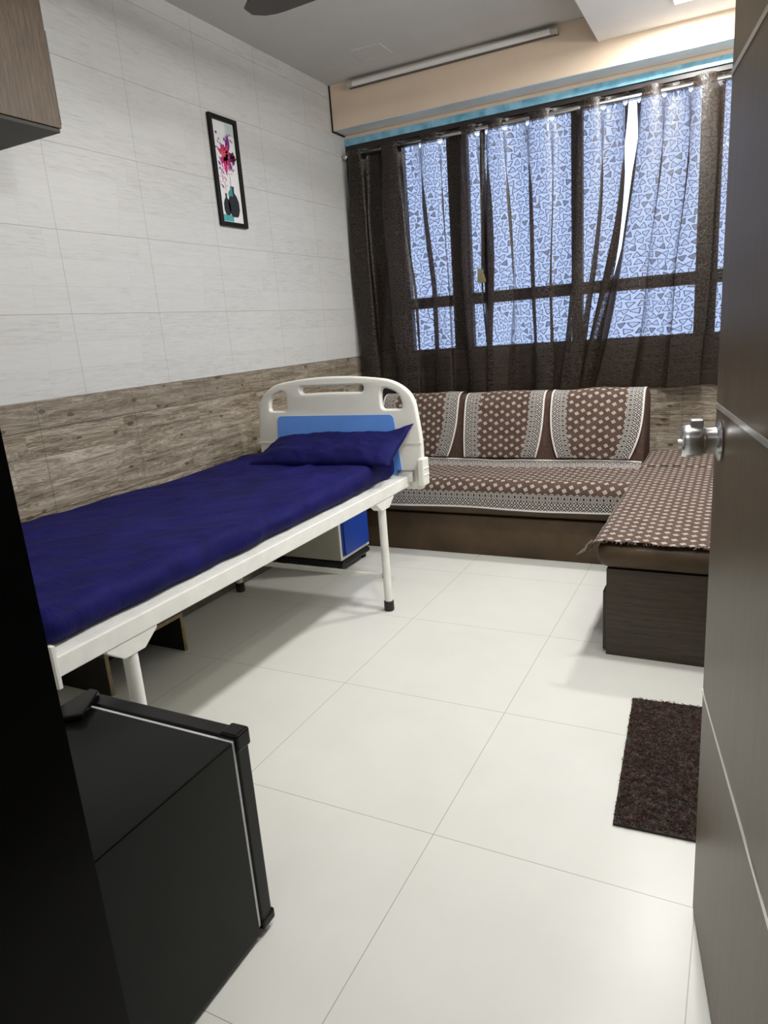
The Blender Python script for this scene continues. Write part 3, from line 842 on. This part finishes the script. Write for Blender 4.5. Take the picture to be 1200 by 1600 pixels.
# ------------------------------------------------------------------ sofa
SX0, SX1 = XW + .012, 1.545
sofa = thing('sofa', (.63, 3.0, 0), 'brown leatherette sofa under patterned covers below the window', 'sofa')
obj('base', B((SX0, 2.660, .0005), (SX1 + .03, 3.40, .222), .006), M['leather'], sofa)
def seatf(p):
    p = p.copy(); p.z += .006 * noise.noise((p.x * 3, p.y * 3, 1)) if p.z > .35 else 0
    return p
obj('seat_cushion', softbox((SX0, 2.640, .224), (SX1 + .005, 3.12, .400), (.02, .045, .05), (30, 12, 6), seatf), M['leather'], sofa, True)
# slanted back: profile in YZ
def backprof(off=0.0):
    pr = [(3.088, .402), (3.086, .46), (3.100, .55), (3.130, .66), (3.158, .75), (3.178, .795), (3.205, .818), (3.25, .824), (3.30, .815)]
    out = []
    for i, (y, z) in enumerate(pr):
        a = pr[max(0, i - 1)]; b = pr[min(len(pr) - 1, i + 1)]
        d = Vector((b[0] - a[0], b[1] - a[1])).normalized(); out.append((y - d.y * off, z + d.x * off))
    return out
obj('backrest', prism(backprof() + [(3.375, .78), (3.375, .402)], 'x', SX0, SX1, .004), M['brownweave'], sofa, True, 50)

def path(pr, s):
    """point at arc length s along a polyline, smoothed"""
    L = 0
    for (a, b) in zip(pr, pr[1:]):
        d = math.hypot(b[0] - a[0], b[1] - a[1])
        if s <= L + d or b == pr[-1]:
            t = (s - L) / d; return (a[0] + (b[0] - a[0]) * t, a[1] + (b[1] - a[1]) * t)
        L += d
def plen(pr): return sum(math.hypot(b[0] - a[0], b[1] - a[1]) for a, b in zip(pr, pr[1:]))
def chaikin(pr, n=2):
    for _ in range(n):
        o = [pr[0]]
        for a, b in zip(pr, pr[1:]):
            o += [(a[0] * .75 + b[0] * .25, a[1] * .75 + b[1] * .25), (a[0] * .25 + b[0] * .75, a[1] * .25 + b[1] * .75)]
        pr = o + [pr[-1]]
    return pr

# seat cover: hangs over the front edge, runs back and turns up at the backrest
sp = chaikin([(2.618, .266), (2.618, .33), (2.622, .385), (2.650, .418), (2.72, .424), (2.85, .420), (3.0, .416), (3.058, .420), (3.078, .436), (3.080, .452)])
SL = plen(sp)
def seatcov(u, v):
    x = SX0 + .004 + (1.535 - SX0) * u; y, z = path(sp, v * SL)
    n = noise.noise((x * 2.2, v * 3, 9)); n2 = noise.noise((x * 7, v * 5, 2))
    h = max(0, 1 - v * 6)
    z += .006 * n * (v > .3) + .003 * n2 * (v > .25) + h * .008 * n + .012 * h * max(0, x - 1.2)
    y += h * (.004 * n2 - .004)
    if v > .93: z += .010 * (v - .93) / .07 * noise.noise((x * 3.3, 0, 5))
    return Vector((x, y, z + .002))
bm = sheet(seatcov, lin(0, 1, 160), lin(0, 1, 70), {
    'UVMap': lambda u, v: (u * 1.83, v * SL),
    'Border': lambda u, v: (min(v * SL * .98, (1 - v) * SL * 1.45 + .010), u * 1.83)})
o = tag(obj('seat_cover', bm, M['cover'], None, True), 'patterned brown seat cover with white lattice hem on the sofa', 'sofa cover'); solid(o, .002)

# back covers: the fabric between the bordered pieces is one runner; each bordered piece is a cover
bp_ = chaikin(backprof(.010)); BL = plen(bp_)
def backcover(xt0, xt1, xb0, xb1, label, seed):
    def ed(v):   # v 0 bottom .. 1 top/back ; edges flare out smoothly upwards
        k = min(1, v / .62); s = 1 - (1 - k) ** 2.4
        return xb0 + (xt0 - xb0) * s, xb1 + (xt1 - xb1) * s
    def fn(u, v):
        a, b = ed(v); x = a + (b - a) * u; y, z = path(bp_, .062 + v * (BL - .074))
        n = noise.noise((x * 4, v * 3, seed)); y -= .004 + .006 * n * math.sin(PI * u) + .003 * noise.noise((x * 12, v * 7, seed)); z += .004 * n + (.010 * noise.noise((x * 5, 0, seed)) if v > .7 else 0)
        return Vector((x, y, z))
    def bd(u, v):
        a, b = ed(v); w = b - a; return (min(u, 1 - u) * w + .004, v * BL)
    bm = sheet(fn, lin(0, 1, 90), lin(0, 1, 60), {'UVMap': lambda u, v: ((ed(v)[0] + (ed(v)[1] - ed(v)[0]) * u), v * BL), 'Border': bd})
    o = tag(obj('back_cover', bm, M['cover'], None, True), label, 'sofa cover', 'patterned covers over the sofa back'); solid(o, .002)
    return o
backcover(-.27, -.060, -.27, -.075, 'patterned back cover in the corner, glimpsed through the headboard opening', 1.5)
backcover(-.030, .490, -.010, .435, 'patterned back cover rising just right of the bed headboard', 2.5)
backcover(.522, 1.008, .530, .972, 'patterned back cover in the middle of the visible sofa back', 3.5)
backcover(1.036, 1.543, 1.085, 1.480, 'patterned back cover at the right end of the sofa', 4.5)

# ------------------------------------------------------------------ bench along the right wall
bench = thing('corner_bench', (1.85, 2.4, 0), 'dark wood bench with brown leather cushion along the right wall', 'bench')
BR = XR - .003
obj('cabinet', B((1.590, 1.680, .0005), (BR, 2.650, .340), .002), M['benchwood'], bench)
obj('rear_support', B((1.590, 2.651, .0005), (BR, 3.42, .340)), M['benchwood'], bench)
dw = obj('drawer_front', B((1.575, 1.700, .010), (1.5895, 2.16, .245), .002), M['benchwood'], bench)
obj('drawer_front', B((1.575, 2.165, .010), (1.5895, 2.64, .245), .002), M['benchwood'], bench)
obj('cushion', softbox((1.556, 1.655, .3405), (BR, 3.42, .440), (.035, .04, .045), (14, 40, 8)), M['leather'], bench, True)
pr = chaikin([(1.535, .408), (1.541, .432), (1.556, .447), (1.60, .452), (1.8, .452), (2.13, .450)], 2)
QL = plen(pr)
def bcov(y0, y1, dz, seed, fray):
    def fn(u, v):
        x, z = path(pr, u * QL); y = y0 + (y1 - y0) * v
        n = noise.noise((x * 3, y * 3, seed)); n2 = noise.noise((x * 9, y * 9, seed))
        z += dz + .003 + .003 * n + .0015 * n2
        k = max(0, 1 - v * 14)
        y += k * (.008 * noise.noise((x * 12, 0, seed)) + .004 * noise.noise((x * 45, 0, seed))); z += k * (-.004 + .003 * noise.noise((x * 20, 0, seed)))
        e = max(0, 1 - u * 9); x += e * .006 * noise.noise((0, y * 7, seed))
        x = min(x, BR - .003)
        return Vector((x, y, z))
    return sheet(fn, lin(0, 1, 60), lin(0, 1, 120), {'UVMap': lambda u, v: (u * QL * 1.1, v * (y1 - y0) * 1.06), 'Border': lambda u, v: (.5, 0)})
bc = thing('bench_cover', (1.85, 2.3, .45), 'patterned brown cover with a frayed front edge on the bench', 'bench cover')
o = obj('cloth', bcov(1.662, 2.99, 0, 1.0, 1), M['cover'], bc, True); solid(o, .002)
o = obj('rear_cloth', bcov(2.95, 3.37, .007, 2.0, 1), M['cover'], bc, True); solid(o, .002)
# frayed white threads along the front hem and a twisted tassel at the corner
bm = nb(); r2 = random.Random(5)
for k in range(95):
    x = 1.56 + r2.random() * .56; y = 1.660 + r2.uniform(-.002, .004); z = .4495 + r2.uniform(-.002, .002)
    a = r2.uniform(-.8, .8); L = r2.uniform(.005, .012)
    tube(bm, [(x, y, z), (x + a * L * .5, y - L * .7, z - .001), (x + a * L, y - L, z - .004)], .0006, 4)
obj('fringe', bm, M['thread'], bc)['kind'] = 'stuff'
bm = nb()
for k in range(7):
    o_ = Vector((r2.uniform(-.004, .004), r2.uniform(-.004, .004), r2.uniform(-.003, .003)))
    P0 = [Vector((1.542, 1.668, .448)), Vector((1.526, 1.662, .432)), Vector((1.518, 1.655, .416)), Vector((1.508, 1.650, .410)), Vector((1.497, 1.646, .400))]
    tube(bm, [p + o_ * (1 + .8 * math.sin(i * 2 + k)) for i, p in enumerate(P0)], .0013, 5)
obj('tassel', bm, M['thread'], bc)

# ------------------------------------------------------------------ doormat
mat = thing('doormat', (1.93, 1.08, 0), 'dark brown coil doormat on the pale floor beside the open door', 'doormat')
mx0, mx1, my0, my1 = -.195, .195, -.312, .312
Rm = Matrix.Translation((1.938, 1.080, 0)) @ Matrix.Rotation(math.radians(3.2), 4, 'Z')
bm = B((mx0, my0, .0008), (mx1, my1, .008), .001); bm.transform(Rm)
obj('backing', bm, M['matbase'], mat)
me_v, me_f = [], []; r3 = random.Random(11)
def loop_fibre(cx, cy):
    R_ = r3.uniform(.003, .0065); a0 = r3.uniform(0, 6.28); span = r3.uniform(2.2, 5.0); n = 6; tilt = r3.uniform(-.9, .9); ta = r3.uniform(0, 6.28)
    base = len(me_v); h = r3.uniform(.007, .0125)
    for i in range(n + 1):
        a = a0 + span * i / n; px = cx + R_ * math.cos(a); py = cy + R_ * math.sin(a)
        pz = max(.006, h + R_ * tilt * math.cos(a - ta))
        d = (math.cos(a), math.sin(a)); w = .00075
        for ox, oz in ((-w, 0), (w, 0), (0, w * 1.6)):
            me_v.append((px + d[0] * ox, py + d[1] * ox, pz + oz))
    for i in range(n):
        for k in range(3):
            a = base + i * 3 + k; b = base + i * 3 + (k + 1) % 3
            me_f.append((a, b, b + 3, a + 3))
for _ in range(9000): loop_fibre(r3.uniform(mx0 + .003, mx1 - .003), r3.uniform(my0 + .003, my1 - .003))
me = bpy.data.meshes.new('coil_pile'); me.from_pydata(me_v, [], me_f); me.transform(Rm); me.materials.append(M['fibre'])
o = bpy.data.objects.new('coil_pile', me); COL.objects.link(o); o.parent = mat; o.matrix_parent_inverse = WM['doormat'].inverted(); o['kind'] = 'stuff'

# ------------------------------------------------------------------ fridge
fg = thing('mini_fridge', (.92, -.06, 0), 'small black refrigerator standing on the floor at the lower left', 'refrigerator')
FX0, FX1, FYb, FYf, FH = .690, 1.140, -.270, .140, .476
obj('body', B((FX0, FYb, .012), (FX1, FYf, FH), .004), M['fridge'], fg)
bm = nb(); g = .010
box(bm, (FX0 + g, FYf + .0005, .03), (FX1 - .002, FYf + .0065, FH - .001))
obj('gasket', bm, M['gasket'], fg)
dd = obj('door', B((FX0, FYf + .007, .030), (FX1 + .001, FYf + .046, FH - .002), .006, 3), M['fridge2'], fg)
obj('door_cap', B((FX0 - .001, FYf + .0068, FH - .012), (FX1 + .003, FYf + .048, FH + .004), .005, 3), M['fridge2'], dd)
for z0, z1 in ((FH - .030, FH + .010), (.016, .042)):
    obj('corner_cap', B((FX1 - .040, FYf + .0066, z0), (FX1 + .005, FYf + .050, z1), .006, 3), M['fridge2'], dd)
hp = [(.728, .180), (.779, .091), (.738, .060), (.700, .062), (.700, .180)]
obj('hinge_cover', prism(hp, 'z', FH + .0042, FH + .017, .003), M['fridge2'], fg)
for x in (FX0 + .04, FX1 - .04):
    for y in (FYb + .04, FYf - .03):
        obj('foot', T([(x, y, .0005), (x, y, .012)], .015, 14), M['rubber'], fg)

# ------------------------------------------------------------------ door
D0 = Vector((1.954, .562, 0)); dv = Vector((.1753, -.9845, 0)).normalized(); dn = Vector((-dv.y, dv.x, 0)) * 1.0   # dn points away from the room (+x)
if dn.x < 0: dn = -dn
DL = .862
def dbox(a0, a1, n0, n1, z0, z1, bev=0):
    bm = B((a0, n0, z0), (a1, n1, z1), bev)
    Mx = Matrix(((dv.x, dn.x, 0, D0.x), (dv.y, dn.y, 0, D0.y), (0, 0, 1, 0), (0, 0, 0, 1))); bm.transform(Mx)
    bmesh.ops.recalc_face_normals(bm, faces=bm.faces); return bm
door = struct('door_1', dbox(0, DL, 0, .035, .006, 2.095, .0015), M['doorwood'])
for z in (.515, 1.064, 1.573):
    obj('inlay_strip', dbox(.0005, DL - .002, -.0012, .001, z - .0045, z + .0045), M['inlay'], door)
kz = 1.012; kc = D0 + dv * .060 + Vector((0, 0, kz))
ax = tuple(-dn)
kn = obj('door_knob', lathe(nb(), [(0, .000), (.034, .0003), (.035, .003), (.030, .005), (.0225, .008), (.0215, .022), (.0235, .027), (.027, .032), (.0275, .050), (.0265, .058), (.024, .061), (.022, .0605), (0, .0605)], 40, ax, kc), M['satin'], door, True, 40)
kn['label'] = 'brushed steel cylindrical door knob'
bm = nb(); R_ = Matrix(((dv.x, -dn.x, 0, kc.x), (dv.y, -dn.y, 0, kc.y), (0, 0, 1, kc.z), (0, 0, 0, 1)))
box(bm, (-.010, .028, .020), (.010, .048, .0365), .002, 2); bm.transform(R_)
bmesh.ops.recalc_face_normals(bm, faces=bm.faces)
obj('thumb_latch', bm, M['satin'], kn)
obj('key_button', lathe(nb(), [(0, .0603), (.008, .0605), (.0075, .066), (0, .0665)], 20, ax, kc + Vector((0, 0, -.004))), M['inlay'], kn, True, 40)
for z in (.25, 1.05, 1.85):
    obj('hinge', T([D0 + dv * (DL + .004) + dn * .004 + Vector((0, 0, z - .05)), D0 + dv * (DL + .004) + dn * .004 + Vector((0, 0, z + .05))], .005, 10), M['steel'], door)

# ------------------------------------------------------------------ lights
def area(name, loc, size, energy, color=(1, .985, .955), rot=(0, 0, 0), size_y=None, spread=None):
    l = bpy.data.lights.new(name, 'AREA'); l.energy = energy; l.color = color; l.size = size
    if size_y: l.shape = 'RECTANGLE'; l.size_y = size_y
    if spread: l.spread = spread
    o = bpy.data.objects.new(name, l); o.location = loc; o.rotation_euler = rot; COL.objects.link(o); return o
area('panel_light_window', (1.72, 2.965, DZ - .008), .15, 27)
area('panel_light_middle', (1.72, 1.75, DZ - .008), .15, 24)
area('panel_light_door', (1.72, .62, DZ - .008), .15, 15)
area('side_wall_fill', (XR - .06, 1.35, 2.36),   .04, 10, (1, .985, .955), (0, math.radians(90), 0), 1.2)  # added unseen fill that brightens the upper left wall, no fixture
area('passage_fill', (1.5, -1.3, H - .03), .9, 11, (1, .98, .95))  # soft fill added behind the camera, no fixture modelled

w = bpy.data.worlds.new('World'); SC.world = w; w.use_nodes = True
bg = w.node_tree.nodes['Background']; bg.inputs[0].default_value = (.55, .68, 1.0, 1); bg.inputs[1].default_value = 4.1

# ------------------------------------------------------------------ camera
cam = bpy.data.cameras.new('camera'); co = bpy.data.objects.new('camera', cam); COL.objects.link(co)
r0 = Vector((0.89084202, 0.44813148, -0.07469058)); r1 = Vector((0.04990024, -0.25992429, -0.96433881)); r2_ = Vector((-0.45156447, 0.85534645, -0.25391334))
X, Y_, Z_ = r0, -r1, -r2_
co.matrix_world = Matrix(((X.x, Y_.x, Z_.x, 1.98932376), (X.y, Y_.y, Z_.y, -0.76155846), (X.z, Y_.z, Z_.z, 1.23047214), (0, 0, 0, 1)))
cam.sensor_fit = 'VERTICAL'; cam.sensor_height = 36; cam.lens = 36 * 1076.918 / 1600; cam.clip_start = .02
SC.camera = co
vs = SC.view_settings; vs.view_transform = 'Standard'; vs.look = 'None'; vs.exposure = 0.0; vs.gamma = 1; vs.use_curve_mapping = False
